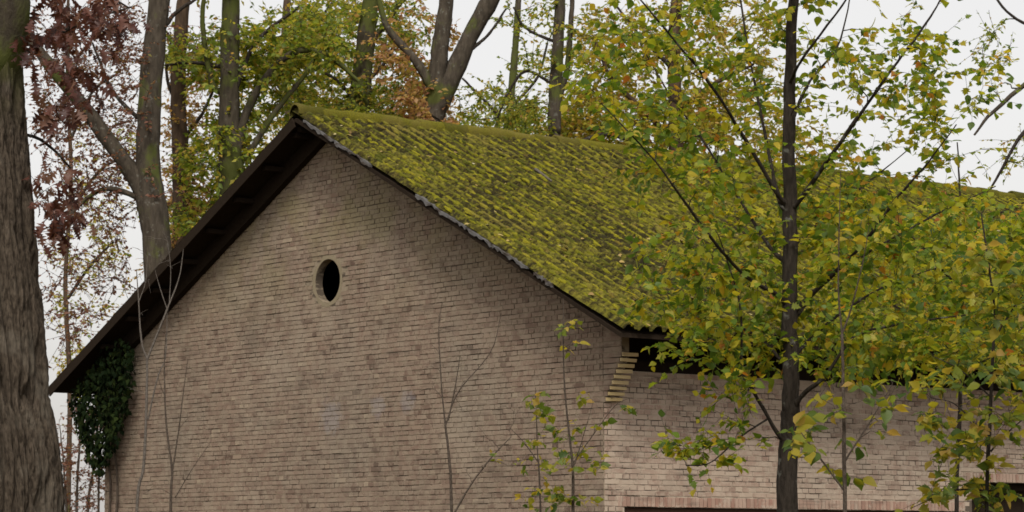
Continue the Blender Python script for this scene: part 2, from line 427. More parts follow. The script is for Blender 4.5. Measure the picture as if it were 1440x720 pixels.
# timber gap under the eave: recessed boarding, wall plate, rafter tails
eb = MB(); eb.box(.112, LEN - .25, .34, .37, ZTOP - .3, roofz(.34) - .06); eb.build('eave_boarding', M_wood, barn)
wp = MB(); wp.box(.12, LEN - .25, .06, .20, ZTOP + .002, ZTOP + .13); wp.build('wall_plate', M_wood, barn)

# --- roof
roof = obj('roof', None, barn)
NRM = np.array([0, -SL, 1.0]); NRM /= np.linalg.norm(NRM); UPS = np.array([0, 1, SL]); UPS /= np.linalg.norm(UPS)
X0, X1 = -VER, LEN + VER
for sgn in (0, 1):
    mb = MB(); t = .05
    ys = [-EAV, YR] if sgn == 0 else [WG + EAV, YR]
    P = [(x, y, roofz(y) - (d if y != YR else d * 1.0)) for d in (.012, .012 + t) for y in ys for x in (X0, X1)]
    F = [[0, 1, 3, 2], [4, 6, 7, 5], [0, 4, 5, 1], [0, 2, 6, 4], [1, 5, 7, 3]]
    mb.add(np.array(P), F); mb.build('roof_deck', M_wood, roof)
for i in range(int(LEN / .62)):      # rafter tails along the near eave
    mb = MB(); x = .35 + i * .62
    mb.beam((x, -EAV + .06, roofz(-EAV + .06) - .125), (x, .36, roofz(.36) - .125), .075, .12); mb.build('rafter', M_wood, roof)
for y in [YR + .05] + [WG - .5 - .72 * q for q in range(8)]:   # purlin ends carrying the verge
    mb = MB(); mb.box(X0 + .09, .0, y - .045, y + .045, roofz(y) - .155, roofz(y) - .092); mb.build('purlin', M_wood, roof)
mb = MB(); mb.beam((-.055, YR - .03, roofz(YR) - .185), (-.055, WG + .2, roofz(WG + .2) - .185), .10, .22); mb.build('shade_beam', M_wood, roof)  # added dark beam, stands in for the shade under the far slope
mb = MB()    # barge board on the far verge
mb.beam((X0 - .012, YR + .02, roofz(YR + .02) - .06), (X0 - .012, WG + EAV, roofz(WG + EAV) - .06), .02, .14); mb.build('barge_board', M_wood, roof)
TW, TE, TL = .203, .300, .345
SLOPELEN = (YR + EAV) / UPS[1]
def rollh(a):
    q = (a - .098) / .068
    return .062 * math.sqrt(max(0, 1 - q * q)) if abs(q) < 1 else .004 * (abs(q) - 1)
def tile_tpl():
    a = np.array([0, .022, .034, .046, .064, .086, .110, .132, .150, .162, .174, TW + .010]); prof = np.array([rollh(x) for x in a]); K = len(a)
    lo = np.stack([a, np.zeros(K), prof + .046], 1); up = np.stack([a, np.full(K, TL), prof + .040], 1); bt = lo - [0, -.002, .009]
    V = np.vstack([lo, up, bt]); i = np.arange(K - 1)
    F = np.vstack([np.stack([i, i + 1, i + K + 1, i + K], 1), np.stack([i + 2 * K, i + 2 * K + 1, i + 1, i], 1)])
    return V, F
TV, TF = tile_tpl()
def tile_pos(i, j, near=True):
    s = j * TE - .035; x = X0 + .004 + i * TW
    if near: return np.array([x, -EAV, ZE]) + UPS * s
    return np.array([x, WG + EAV, ZE]) + UPS * [1, -1, 1] * s
NC = int((X1 - X0) / TW); NRW = int(SLOPELEN / TE)
nt_list = [(i, j) for i in range(NC) for j in range(NRW + 1) if j * TE < SLOPELEN - .12]
def wob(x, s): return .020 * mnoise.noise(Vector((x * .5, s * .5, 1.7))) + .006 * mnoise.noise(Vector((x * 2.1, s * 2.1, 4)))
PW = np.array([b2w(*tile_pos(i, j)) for i, j in nt_list]); pr = proj(PW)
key = np.where((pr[:, 0] > 300) & (pr[:, 0] < 930) & (pr[:, 1] > 0), pr[:, 2] - .0, 1e9); sel = set(np.argsort(key)[:290].tolist())
tme = mesh_np('pantile', TV, TF, M_tile, True)
tilt = math.atan(SL)
mb = MB()
for q, (i, j) in enumerate(nt_list):
    p = tile_pos(i, j); w = wob(p[0], j * TE); p = p + NRM * w + np.array([rng.normal(0, .004), 0, 0]) + UPS * rng.normal(0, .007)
    yaw = rng.normal(0, .012); lift = rng.normal(0, .0025)
    if q in sel: obj('pantile', tme, roof, p, (tilt - abs(lift), 0, yaw))
    else:
        V = TV.copy(); V[:, 1] = np.minimum(V[:, 1], SLOPELEN - .05 - (j * TE - .035)); V[:, 2] += lift * (1 - V[:, 1] / TL) ; c_, s_ = math.cos(yaw), math.sin(yaw)
        V = np.stack([V[:, 0] * c_ - V[:, 1] * s_, V[:, 0] * s_ + V[:, 1] * c_, V[:, 2]], 1)
        mb.add(p + V[:, :1] * [1, 0, 0] + V[:, 1:2] * UPS + V[:, 2:] * NRM, TF)
tag(mb.build('pantile_field', M_tile, roof, True), kind='stuff')
mb = MB(); NR2 = NRM * [1, -1, 1]; UP2 = UPS * [1, -1, 1]
for (i, j) in nt_list:
    p = tile_pos(i, j, False) + NR2 * rng.normal(0, .004); b_ = np.minimum(TV[:, 1:2], SLOPELEN - .05 - (j * TE - .035)); mb.add(p + TV[:, :1] * [1, 0, 0] + b_ * UP2 + TV[:, 2:] * NR2, TF[:, ::-1])
tag(mb.build('rear_pantile_field', M_tile, roof, True), kind='stuff')
# moss cushions, thick on the rolls and lower tile edges
def dome(nr=3, ns=7):
    V = [(0, 0, 1.0)]; 
    for r in range(1, nr + 1):
        f = r / nr * math.pi * .58
        for k in range(ns): a = 2 * math.pi * (k + .5 * (r % 2)) / ns; V.append((math.sin(f) * math.cos(a), math.sin(f) * math.sin(a), math.cos(f)))
    F = [[0, 1 + k, 1 + (k + 1) % ns, 1 + (k + 1) % ns] for k in range(ns)]
    for r in range(nr - 1):
        F += [[1 + r * ns + k, 1 + (r + 1) * ns + k, 1 + (r + 1) * ns + (k + 1) % ns, 1 + r * ns + (k + 1) % ns] for k in range(ns)]
    T = []
    for f in F:
        T.append([f[0], f[1], f[2]])
        if f[3] != f[2]: T.append([f[0], f[2], f[3]])
    return np.array(V), np.array(T)
DV, DF = dome()
mb = MB()
for (i, j) in nt_list:
    if i > 85: continue
    p = tile_pos(i, j); xw = p[0]
    dens = .35 + .9 * mnoise.noise(Vector((xw * .45, j * TE * .45, 9))) + .25 * mnoise.noise(Vector((xw * 1.7, j * .6, 2)))
    nn = rng.poisson(max(1.0, 5.0 + 7.5 * dens))
    for _ in range(nn):
        onroll = rng.random() < .95
        a = rng.normal(.108, .014) if onroll else rng.uniform(0, TW); b = rng.uniform(0, TE)
        if j * TE + b > SLOPELEN - .07: continue
        h = rollh(a) + .046 - .006 * b / TL - .006
        sx = rng.uniform(.014, .040); sy = sx * rng.uniform(1.4, 3.6); sz = rng.uniform(.010, .028)
        V = DV * [sx, sy, sz] * rng.uniform(.8, 1.2, (len(DV), 1))
        w = wob(xw, j * TE)
        mb.add(p + (V[:, :1] + a) * [1, 0, 0] + (V[:, 1:2] + b) * UPS + (V[:, 2:] + h + w) * NRM, DF)
tag(mb.build('moss_cushions', M_moss, roof, True), kind='stuff')
# ridge tiles
K = 9; xr = X0 - .02; idx = 0
while xr < X1:
    ang = np.linspace(math.radians(-18), math.radians(198), K); ln = .40; V = []
    for (xx, rr) in ((0, .125), (.05, .125), (ln * .6, .114), (ln + .03, .111)):
        for a in ang:
            q = rr * (1 + .10 * mnoise.noise(Vector((xx * 6 + idx * 3.1, a * 1.7, 5)))); V.append((xx, -q * math.cos(a), q * math.sin(a) * .95))
    V += [(0, v[1] * .82, v[2] * .82 - .004) for v in V[:K]]
    F = [[r * K + k, r * K + k + 1, (r + 1) * K + k + 1, (r + 1) * K + k] for r in range(3) for k in range(K - 1)] + [[4 * K + k, 4 * K + k + 1, k + 1, k] for k in range(K - 1)]
    obj('ridge_tile', mesh_np('ridge_tile', np.array(V), np.array(F)[:, ::-1], M_ridge, True), roof, (xr, YR, APZ + .060 + rng.normal(0, .007)), (0, rng.normal(0, .010), rng.normal(0, .012)))
    xr += .40; idx += 1
# broken grey cement strips along the near verge
def verge_pt(px, py):
    t, z = on_gable(px, py, VER); return t
for (a, b) in (((428, 166), (470, 199)), ((472, 200), (521, 234)), ((586, 281), (640, 318)), ((641, 318), (690, 350)), ((694, 352), (742, 381)), ((752, 398), (776, 408))):
    ya, yb = verge_pt(*a), verge_pt(*b); mb = MB(); nseg = 15; ys = np.linspace(ya, yb, nseg); V = []
    for y in ys:
        t0 = .050 + rng.normal(0, .005); h = .036 + rng.normal(0, .012)
        for (dx, dz_) in ((-.020, t0), (-.020 + rng.normal(0, .004), t0 - h), (.03, t0 - h), (.03, t0)): V.append((X0 + dx, y, roofz(y) + dz_ - .01))
    F = [[i * 4 + k, i * 4 + (k + 1) % 4, (i + 1) * 4 + (k + 1) % 4, (i + 1) * 4 + k] for i in range(nseg - 1) for k in range(4)] + [[0, 3, 2, 1], [nseg * 4 - 4, nseg * 4 - 3, nseg * 4 - 2, nseg * 4 - 1]]
    mb.add(np.array(V), F); mb.build('verge_strip', M_cement, roof)

# ------------------------------------------------------------------ leaves and trees
def leaf_tpl(st, fold=.25, curl=.18, wav=0):
    V, F = [], []
    for (t, w) in st:
        z = -curl * t * t
        V += [(0, t, z), (-w, t, z + fold * w + wav * math.sin(t * 9)), (w, t, z + fold * w - wav * math.sin(t * 9))]
    for i in range(len(st) - 1):
        a, b = 3 * i, 3 * i + 3; F += [[a, b, b + 1, a + 1], [a, a + 2, b + 2, b]]
    return np.array(V, float), np.array(F)
OVATE = leaf_tpl([(0, .004), (.10, .012), (.22, .22), (.42, .33), (.62, .27), (.82, .13), (1, .004)], .22, .2, .03)
MAPLE = leaf_tpl([(0, .004), (.14, .012), (.2, .34), (.33, .22), (.46, .46), (.56, .20), (.68, .27), (.8, .10), (1, .004)], .2, .2, .02)
OAK = leaf_tpl([(0, .006), (.12, .02), (.22, .16), (.28, .05), (.42, .34), (.47, .06), (.62, .38), (.68, .06), (.8, .24), (.86, .07), (1, .004)], .45, .35, .05)
SIMPLE = leaf_tpl([(0, .02), (.45, .32), (1, .01)], .25, .15)
IVY = leaf_tpl([(0, .10), (.25, .46), (.5, .30), (1, .01)], .15, .1)
def frames(D, Nn):
    D = D / np.linalg.norm(D, axis=1)[:, None]; Nn = Nn - D * (Nn * D).sum(1)[:, None]
    Nn = Nn / (np.linalg.norm(Nn, axis=1)[:, None] + 1e-9); X = np.cross(D, Nn); return np.stack([X, D, Nn], 2)
def inst(tpl, P, M, sc):
    V, F = tpl; W = np.einsum('nij,kj->nki', M, V) * sc[:, None, None] + P[:, None, :]
    return W.reshape(-1, 3), (F[None] + (np.arange(len(P)) * len(V))[:, None, None]).reshape(-1, F.shape[1])
class Tree:
    def __init__(s, name, base, label, cat, group=None):
        s.root = tag(empty(name, base), label, cat, group); s.base = np.array(base, float)
        s.P, s.R, s.T = [], [], []; s.tw = MB(); s.lp, s.ld, s.ln, s.ls = [], [], [], []
    def limb(s, pts, r0, r1, mat, name='branch', n=None, sides=8, knob=.06, pw=1.0):
        n = n or max(8, len(pts) * 5); P = smooth_path(pts, n)
        seg = np.linalg.norm(P[-1] - P[0]); f = np.linspace(0, 1, n)
        P[1:-1] += rng.normal(0, min(r0, .05) * .08, (n - 2, 3))
        R = r0 + (r1 - r0) * f ** pw; R = R * (1 + rng.normal(0, knob, n))
        V, F = tube(P, R, sides); 
        if len(s.P): V, F = V, F
        obj(name, mesh_np(name, V - s.base, F, mat, True), s.root); s.nodes(P, R); return P
    def nodes(s, P, R):
        T = np.gradient(P, axis=0); T /= np.linalg.norm(T, axis=1)[:, None] + 1e-9
        s.P += list(P); s.R += list(R); s.T += list(T)
    def leaf(s, p, d, nrm, size): s.lp.append(p); s.ld.append(d); s.ln.append(nrm); s.ls.append(size)
    def leafrow(s, P, k, size, t0=.3, droop=.25, up=(0, 0, 1), tiltv=.45):
        T = np.gradient(P, axis=0); m = len(P)
        for q in range(k):
            t = t0 + (1 - t0) * (q + rng.random()) / k * .999 if k > 1 else 1.0
            f = t * (m - 1); i = min(int(f), m - 2); p = P[i] + (P[i + 1] - P[i]) * (f - i); tg = T[i] / (np.linalg.norm(T[i]) + 1e-9)
            sd = np.cross(tg, up) * (1 if q % 2 else -1) + rng.normal(0, .3, 3)
            d = tg * rng.uniform(.3, .9) + sd + np.array([0, 0, -droop]); nr = np.array(up) + rng.normal(0, tiltv, 3)
            s.leaf(p, d, nr, size * rng.uniform(.6, 1.25))
    def grow(s, targets, rb, rt, leaves, size, tw=2, twl=.2, droop=.25, tilt=.45, bend=.5, maxr=.7, sides=4, t0=.3):
        targets = np.asarray(targets); P = np.array(s.P)
        d = np.array([np.min(np.linalg.norm(P - t, axis=1)) for t in targets])
        for q in np.argsort(d):
            t = targets[q]; P = np.array(s.P); dl = P - t
            cost = np.linalg.norm(dl, axis=1) + .8 * np.maximum(dl[:, 2], 0); k = int(np.argmin(cost)); p0 = P[k]; L = np.linalg.norm(t - p0)
            if L < .04: continue
            dr = (t - p0) / L; d0_ = dr + bend * s.T[k] + np.array([0, 0, .25]); d0_ /= np.linalg.norm(d0_)
            c = p0 + d0_ * L * .5; f = np.linspace(0, 1, 7)[:, None]; B = p0 * (1 - f) ** 2 + 2 * c * f * (1 - f) + t * f * f
            B[1:] += rng.normal(0, .025 * min(L, 1.2), (6, 3)); rr = min(s.R[k] * maxr, rb * (.5 + L)); R = np.linspace(max(rr, rt), rt, 7)
            s.tw.add(*tube(B, R, sides)); s.nodes(B[2:], R[2:])
            s.leafrow(B, leaves, size, t0, droop, tiltv=tilt)
            for _ in range(tw):
                i = rng.integers(2, 6); dd = (B[-1] - B[0]) / L * .7 + rng.normal(0, .6, 3) + [0, 0, .1]; dd /= np.linalg.norm(dd); l2 = twl * rng.uniform(.6, 1.3)
                Q = B[i] + dd * np.linspace(0, 1, 4)[:, None] * l2 - np.array([0, 0, 1]) * (np.linspace(0, 1, 4)[:, None] ** 2) * l2 * .12
                s.tw.add(*tube(Q, np.linspace(rt * 1.2, rt * .7, 4), 3)); s.leafrow(Q, (max(2, leaves // 2 + 1) if leaves else 0), size, .2, droop, tiltv=tilt)
    def finish(s, barkm, leafm, tpl, n_obj=0, name='leaf', crown='foliage'):
        if s.tw.n: tag(s.tw.build('twigs', barkm, None, True), kind='stuff'); o = bpy.data.objects['twigs'] if False else COL.objects[-1]; o.parent = s.root; o.matrix_parent_inverse.identity(); o.location = (-s.base[0], -s.base[1], -s.base[2])
        if not s.lp: return
        P = np.array(s.lp); M = frames(np.array(s.ld), np.array(s.ln)); sc = np.array(s.ls); tpls = tpl if isinstance(tpl, list) else [tpl]
        which = rng.integers(0, len(tpls), len(P)); sel = np.zeros(len(P), bool)
        if n_obj:
            pr = proj(P); inv = (pr[:, 0] > 4) & (pr[:, 0] < 1436) & (pr[:, 1] > 4) & (pr[:, 1] < 716)
            key = np.where(inv, sc / pr[:, 2] * np.abs(M[:, 1, 2] * .7 + .3), -1); od = np.argsort(-key)[:n_obj]; sel[od[key[od] > 0]] = True
            mes = [mesh_np(name, t[0], t[1], leafm, True) for t in tpls]
            from mathutils import Matrix
            for i in np.nonzero(sel)[0]:
                o = bpy.data.objects.new(name, mes[which[i]]); link(o, s.root)
                m4 = Matrix([list(M[i, r] * sc[i]) + [P[i, r] - s.base[r]] for r in range(3)] + [[0, 0, 0, 1]]); o.matrix_local = m4
        mbx = MB()
        for w in range(len(tpls)):
            k = (~sel) & (which == w)
            if k.any(): mbx.add(*inst(tpls[w], P[k] - s.base, M[k], sc[k]))
        if mbx.n: tag(mbx.build(crown, leafm, s.root, True), kind='stuff')
def px_path(pts, Y): return [at(p[0], p[1], Y + (p[2] if len(p) > 2 else 0)) for p in pts]
def ell(cx, cy, rx, ry, n, Y, dY):
    out = []
    while len(out) < n:
        a, b = rng.uniform(-1, 1, 2)
        if a * a + b * b < 1: out.append(at(cx + a * rx, cy + b * ry, Y + rng.uniform(-dY, dY)))
    return out
def ground_pt(px, Y): p = at(px, 700, Y); return (p[0], p[1], 0.0)

B_dark = bark_mat('dark_bark', (.016, .012, .009), (.045, .036, .028), 0.0, .25, 40, .25)
B_grey = bark_mat('grey_bark', (.034, .027, .019), (.076, .061, .045), .38, .3, 12, .2)
B_mossy = bark_mat('mossy_bark', (.032, .026, .018), (.072, .058, .041), .75, .3, 12, .1)
B_brown = bark_mat('brown_bark', (.045, .030, .020), (.10, .066, .042), .15, .3, 12)
B_pale = bark_mat('pale_twig_bark', (.085, .07, .058), (.15, .13, .11), 0, .4, 60)
B_stem = bark_mat('brown_stem_bark', (.050, .037, .028), (.10, .078, .060), 0, .4, 60)

YG = [(0, (.060, .115, .016)), (.25, (.12, .185, .018)), (.5, (.215, .255, .020)), (.75, (.33, .315, .024)), (.95, (.44, .35, .028)), (.985, (.42, .23, .025)), (1, (.34, .11, .02))]
L_main = leaf_mat('young_tree_leaf', YG)
L_sap = leaf_mat('sapling_leaf', [(0, (.045, .085, .016)), (.3, (.11, .155, .02)), (.6, (.22, .22, .02)), (.9, (.36, .28, .03)), (1, (.34, .22, .06))])
L_red = leaf_mat('red_oak_leaf', [(0, (.040, .013, .010)), (.4, (.080, .027, .019)), (.75, (.13, .050, .035)), (1, (.19, .10, .07))], .4)
L_green = leaf_mat('green_leaf', [(0, (.09, .14, .02)), (.35, (.17, .225, .028)), (.65, (.28, .30, .035)), (.9, (.40, .33, .045)), (1, (.42, .25, .07))])
L_yell = leaf_mat('yellow_leaf', [(0, (.16, .21, .025)), (.35, (.28, .27, .03)), (.7, (.42, .33, .045)), (1, (.44, .26, .08))])
L_orange = leaf_mat('orange_leaf', [(0, (.26, .21, .04)), (.35, (.38, .24, .08)), (.75, (.40, .22, .11)), (1, (.26, .11, .06))])
L_rust = leaf_mat('rust_leaf', [(0, (.10, .045, .03)), (.5, (.20, .085, .06)), (.85, (.26, .13, .09)), (1, (.2, .17, .04))])
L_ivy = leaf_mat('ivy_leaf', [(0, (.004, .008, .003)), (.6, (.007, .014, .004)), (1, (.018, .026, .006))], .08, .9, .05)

# ---- main young tree in front of the long wall
YT = 17.0
t = Tree('young_hornbeam_tree', ground_pt(1108, YT), 'young dark-stemmed tree with yellow-green leaves in front of the long wall', 'tree')
tp = [at(1106, 780, YT) * [1, 1, 0]] + px_path([(1107, 720), (1110, 600), (1112, 560), (1110, 430), (1111, 300), (1109, 180), (1113, 60), (1116, -80), (1112, -260), (1120, -440)], YT) 
t.limb(tp, .072, .022, B_dark, 'trunk', 60, 14, .02, .9)
limbs = [([(1114, 292), (1127, 278, -.1), (1200, 175, -.5), (1245, 110, -.7), (1310, 20, -.9), (1350, -60, -1)], .022),
         ([(1108, 300), (1096, 282), (1082, 220, .2), (1058, 100, .5), (1040, -10, .7), (1030, -90, .8)], .020),
         ([(1106, 290), (1089, 265, -.1), (1044, 190, -.3), (1000, 120, -.6), (905, 5, -.9), (870, -40, -1)], .020),
         ([(1107, 432), (1093, 415, -.1), (1045, 385, -.4), (985, 315, -.8), (920, 225, -1.1), (845, 145, -1.3)], .020),
         ([(1110, 372), (1085, 350, .1), (1040, 280, .5), (990, 200, .8), (940, 130, 1.0), (900, 60, 1.1)], .018),
         ([(1113, 442), (1147, 409, -.1), (1209, 349, -.4), (1260, 280, -.7), (1300, 235, -.9), (1345, 175, -1.1)], .022),
         ([(1113, 455), (1160, 395, .3), (1230, 350, .6), (1320, 300, 1.0), (1400, 262, 1.2)], .017),
         ([(1112, 578), (1133, 551, -.1), (1160, 530, -.2), (1205, 472, -.3), (1290, 452, -.5), (1380, 440, -.6)], .022),
         ([(1108, 625), (1095, 612, -.05), (1058, 547, -.2), (1044, 520, -.25), (1042, 445, -.35), (1033, 400, -.4), (1010, 330, -.5)], .018),
         ([(1078, 590, -.1), (1040, 615, -.3), (1000, 650, -.5), (965, 655, -.6)], .007),
         ([(1111, 180), (1135, 120, .3), (1180, 60, .7), (1200, -30, .9)], .015),
         ([(1110, 120), (1130, 80, -.3), (1190, 0, -.6), (1230, -70, -.8)], .013),
         ([(1111, 520), (1060, 470, .4), (980, 440, .9), (920, 430, 1.2)], .014),
         ([(1112, 505), (1170, 450, .5), (1250, 400, 1.0), (1340, 370, 1.3)], .015),
         ([(1112, 350), (1180, 290, .8), (1290, 200, 1.3)], .013)]
for (pp, r0) in limbs: t.limb(px_path(pp, YT), r0, .0035, B_dark, 'branch', None, 7, .08, .7)
tg = ell(1090, 110, 260, 190, 165, YT, 1.3) + ell(920, 120, 130, 150, 75, YT, 1.2) + ell(1250, 190, 150, 150, 50, YT, 1.2) + \
     ell(1070, 330, 180, 110, 88, YT, 1.2) + ell(1280, 360, 190, 90, 100, YT, 1.2) + ell(1000, 420, 110, 70, 70, YT, .9) + ell(1180, 478, 260, 45, 120, YT, .9) + ell(1150, 508, 270, 22, 22, YT, .8) + \
     ell(1000, 628, 65, 25, 18, YT - .4, .3) + ell(1030, 560, 50, 40, 10, YT - .3, .3) + ell(1330, 110, 90, 90, 22, YT, 1.0) + ell(1100, -130, 320, 150, 60, YT, 1.2) + ell(1400, 400, 60, 90, 40, YT, 1)
tg = [p * (1 + rng.choice([0, 1], p=[.55, .45]) * .05) if abs(p[0] - tp[1][0]) < .35 and p[1] < YT else p for p in tg]
t.grow(tg, .006, .0013, 7, .066, 2, .20, .25, .65)
print('main leaves', len(t.lp)); t.finish(B_dark, L_main, [OVATE, MAPLE, OVATE], 300)

# ---- thin saplings in front of the long wall
t = Tree('thin_sapling', ground_pt(1186, 14), 'thin straight sapling with large pale leaves beside the dark young tree', 'sapling', 'saplings along the long wall')
t.limb([at(1188, 790, 14) * [1, 1, 0]] + px_path([(1188, 720), (1186, 560), (1184, 470)], 14), .013, .008, B_stem, 'stem', 20, 7)
for pp in ([(1184, 470), (1179, 410), (1180, 330), (1182, 240)], [(1184, 470), (1198, 430), (1213, 370), (1222, 320)], [(1187, 650), (1225, 590), (1255, 540)], [(1187, 690), (1150, 640), (1120, 600)]): t.limb(px_path(pp, 14), .006, .002, B_stem, 'branch', 12, 5)
t.grow(ell(1185, 590, 85, 90, 32, 14, .5) + ell(1190, 350, 50, 90, 12, 14, .4), .004, .0012, 4, .085, 0, .15, .35, .6)
t.finish(B_stem, L_sap, [OVATE], 300)
t = Tree('leafy_sapling', ground_pt(1389, 15), 'leafy sapling before the long wall, right of the thin straight sapling', 'sapling', 'saplings along the long wall')
t.root['label'] = 'forked sapling with spreading leafy twigs before the second barn doorway'
t.limb([at(1386, 790, 15) * [1, 1, 0]] + px_path([(1388, 720), (1392, 600), (1397, 480), (1399, 440), (1390, 370), (1380, 300)], 15), .014, .004, B_dark, 'stem', 30, 7)
for pp in ([(1393, 635), (1415, 610), (1440, 588), (1480, 550)], [(1395, 560), (1350, 520), (1310, 500)], [(1392, 620), (1345, 570), (1310, 560)], [(1397, 480), (1420, 440), (1450, 400)], [(1394, 690), (1340, 690), (1280, 715)]): t.limb(px_path(pp, 15), .006, .002, B_dark, 'branch', 12, 5)
t.grow(ell(1370, 570, 85, 85, 62, 15, .6) + ell(1400, 410, 70, 70, 36, 15, .5) + ell(1370, 685, 70, 30, 18, 15, .4), .004, .0012, 5, .078, 1, .15, .3, .6)
t.finish(B_dark, L_sap, [OVATE, OVATE, MAPLE], 300)
# ---- another young tree right of the frame whose crown reaches in over the roof
YB = 21.0
t = Tree('young_hornbeam_tree', ground_pt(1345, YB), 'slender young tree with dense yellow leaves standing between the saplings and the barn roof', 'tree')
t.limb([at(1342, 800, YB) * [1, 1, 0]] + px_path([(1345, 720), (1350, 560), (1342, 420), (1350, 300), (1346, 200)], YB), .022, .006, B_dark, 'trunk', 30, 9)
for pp in ([(1345, 500), (1290, 450, .2), (1220, 410, .4), (1160, 390, .5)], [(1348, 470), (1400, 430, .3), (1470, 390, .4)], [(1344, 400), (1290, 340, -.4), (1240, 300, -.6)], [(1346, 360), (1390, 310, -.2), (1450, 280, -.4)], [(1346, 520), (1400, 500), (1480, 470)]): t.limb(px_path(pp, YB), .014, .004, B_dark, 'branch', 14, 6)
t.grow(ell(1330, 370, 180, 95, 230, YB, 1.3) + ell(1300, 475, 190, 42, 100, YB, 1.0), .006, .0013, 7, .072, 2, .18, .25, .65)
t.finish(B_dark, L_main, [OVATE, MAPLE], 0)

# ---- leafy sapling in front of the gable
t = Tree('leafy_sapling', ground_pt(806, 23), 'spindly double-stemmed sapling with few leaves before the gable corner', 'sapling')
t.limb([at(808, 790, 23) * [1, 1, 0]] + px_path([(806, 720), (805, 653), (799, 599), (793, 524), (792, 420)], 23), .016, .004, B_stem, 'stem', 24, 6)
t.limb([at(770, 790, 23) * [1, 1, 0]] + px_path([(759, 690), (756, 637), (753, 545)], 23), .010, .003, B_stem, 'stem', 20, 6)
for pp in ([(805, 662), (817, 624), (834, 566)], [(803, 655), (835, 610), (865, 570), (885, 560)], [(757, 650), (735, 620), (715, 600)]): t.limb(px_path(pp, 23), .006, .002, B_stem, 'branch', 10, 5)
t.grow(ell(755, 610, 32, 65, 22, 23, .3) + ell(800, 650, 50, 60, 26, 23, .3) + ell(830, 580, 35, 40, 8, 23, .3) + ell(795, 480, 25, 35, 8, 23, .2) + ell(760, 700, 40, 24, 12, 23, .2) + ell(805, 705, 40, 25, 10, 23, .3) + ell(880, 575, 22, 10, 3, 23, .1), .003, .0011, 3, .085, 0, .1, .3, .7)
t.finish(B_stem, L_sap, [OVATE, MAPLE], 300)
# ---- bare saplings in front of the gable
def bare(name, label, base_px, Y, stems, mat, group):
    t = Tree(name, ground_pt(base_px, Y), label, 'sapling', group)
    for i, (pp, r0, r1, g) in enumerate(stems):
        P = px_path(pp, Y)
        if g: P = [at(pp[0][0] + 2, 800, Y) * [1, 1, 0]] + P
        t.limb(P, r0, r1, mat, 'stem' if g else 'branch', 22 if g else 12, 6, .05)
    tips = np.array(t.P)[rng.integers(len(t.P) // 3, len(t.P), 16)] + rng.normal(0, .16, (16, 3)) + [0, 0, .22]
    t.grow(tips, .004, .0018, 0, .05, 1, .16)
    return t
t = bare('bare_sapling', 'leafless grey sapling with wide fork beneath the far eave, beside the ivy', 192, 31, [
    ([(192, 720), (202, 655), (206, 560), (207, 505)], .019, .013, 1), ([(207, 505), (199, 480), (195, 425), (192, 380)], .014, .005, 0), ([(207, 505), (235, 435), (252, 390), (258, 350)], .014, .004, 0),
    ([(208, 590), (222, 530), (233, 500), (235, 440)], .010, .004, 0), ([(235, 435), (225, 405), (218, 380)], .006, .003, 0), ([(195, 425), (205, 395), (207, 360)], .006, .003, 0), ([(238, 428), (240, 380), (236, 340)], .006, .003, 0)], B_pale, None)
t.finish(B_pale, L_sap, OVATE)
t = bare('bare_sapling', 'leafless thin twin-stemmed sapling before the gable, next to the wide-forked one', 240, 30, [
    ([(240, 720), (242, 660), (234, 600), (231, 520), (233, 470)], .018, .005, 1), ([(243, 660), (252, 600), (258, 550), (264, 505)], .009, .003, 0), ([(246, 700), (270, 660), (296, 622)], .006, .002, 0), ([(233, 560), (225, 540), (220, 515)], .005, .002, 0)], B_stem, None)
t.finish(B_stem, L_sap, OVATE)
t = bare('bare_sapling', 'leafless sapling with pale fork before the middle of the gable wall', 635, 27, [
    ([(635, 720), (632, 650), (626, 597)], .017, .011, 1), ([(626, 597), (620, 530), (617, 460), (622, 425)], .008, .003, 0), ([(626, 600), (645, 550), (690, 495), (705, 440)], .008, .003, 0), ([(630, 592), (640, 545), (647, 500)], .008, .004, 0),
    ([(637, 725), (660, 685), (688, 647), (718, 615)], .011, .004, 0)], B_stem, None)
t.grow(ell(712, 638, 25, 12, 3, 27, .1), .003, .001, 3, .07, 0)
t.finish(B_stem, L_sap, OVATE, 40)

# ---- big oak at the left edge: furrowed trunk, hanging red leaves
YO = 15.0
t = Tree('red_oak_tree', ground_pt(-5, YO), 'thick furrowed oak trunk with hanging dark red lobed leaves', 'tree')
cp = smooth_path([at(2, 800, YO) * [1, 1, 0]] + px_path([(-2, 720), (-16, 560), (-25, 400), (-34, 240), (-40, 100), (-46, -60), (-52, -260), (-40, -500)], YO), 560)
NS = 300; V = np.zeros((560, NS, 3)); zz = cp[:, 2]
for i in range(560):
    z = zz[i]; R0 = np.interp(z, [0, 1.0, 2.2, 4.5, 7], [.45, .37, .335, .262, .24])
    for k in range(NS):
        a = 2 * math.pi * k / NS; ca, sa = math.cos(a), math.sin(a)
        w = mnoise.noise(Vector((ca * 2, sa * 2, z * .9))) * .35
        q = Vector((ca * 2.9 + w, sa * 2.9 + w, z * .62))
        rdg = min(1.0, abs(mnoise.noise(q * 2.3)) * 4.2) ** .8; rd2 = min(1.0, abs(mnoise.noise(Vector((q.x * 5.2, q.y * 5.2, q.z * 5.0 + 9)))) * 3.4)
        h = .064 * rdg - .048 + .026 * rd2 + .005 * mnoise.noise(Vector((ca * 40, sa * 40, z * 22)))
        V[i, k] = cp[i] + np.array([ca, sa, 0]) * (R0 - .02 + h)
ii = np.arange(559)[:, None] * NS; kk = np.arange(NS)[None]; F = np.stack([ii + kk, ii + (kk + 1) % NS, ii + NS + (kk + 1) % NS, ii + NS + kk], 2).reshape(-1, 4)
m, nt, o = newmat('furrowed_bark'); n = N(nt)
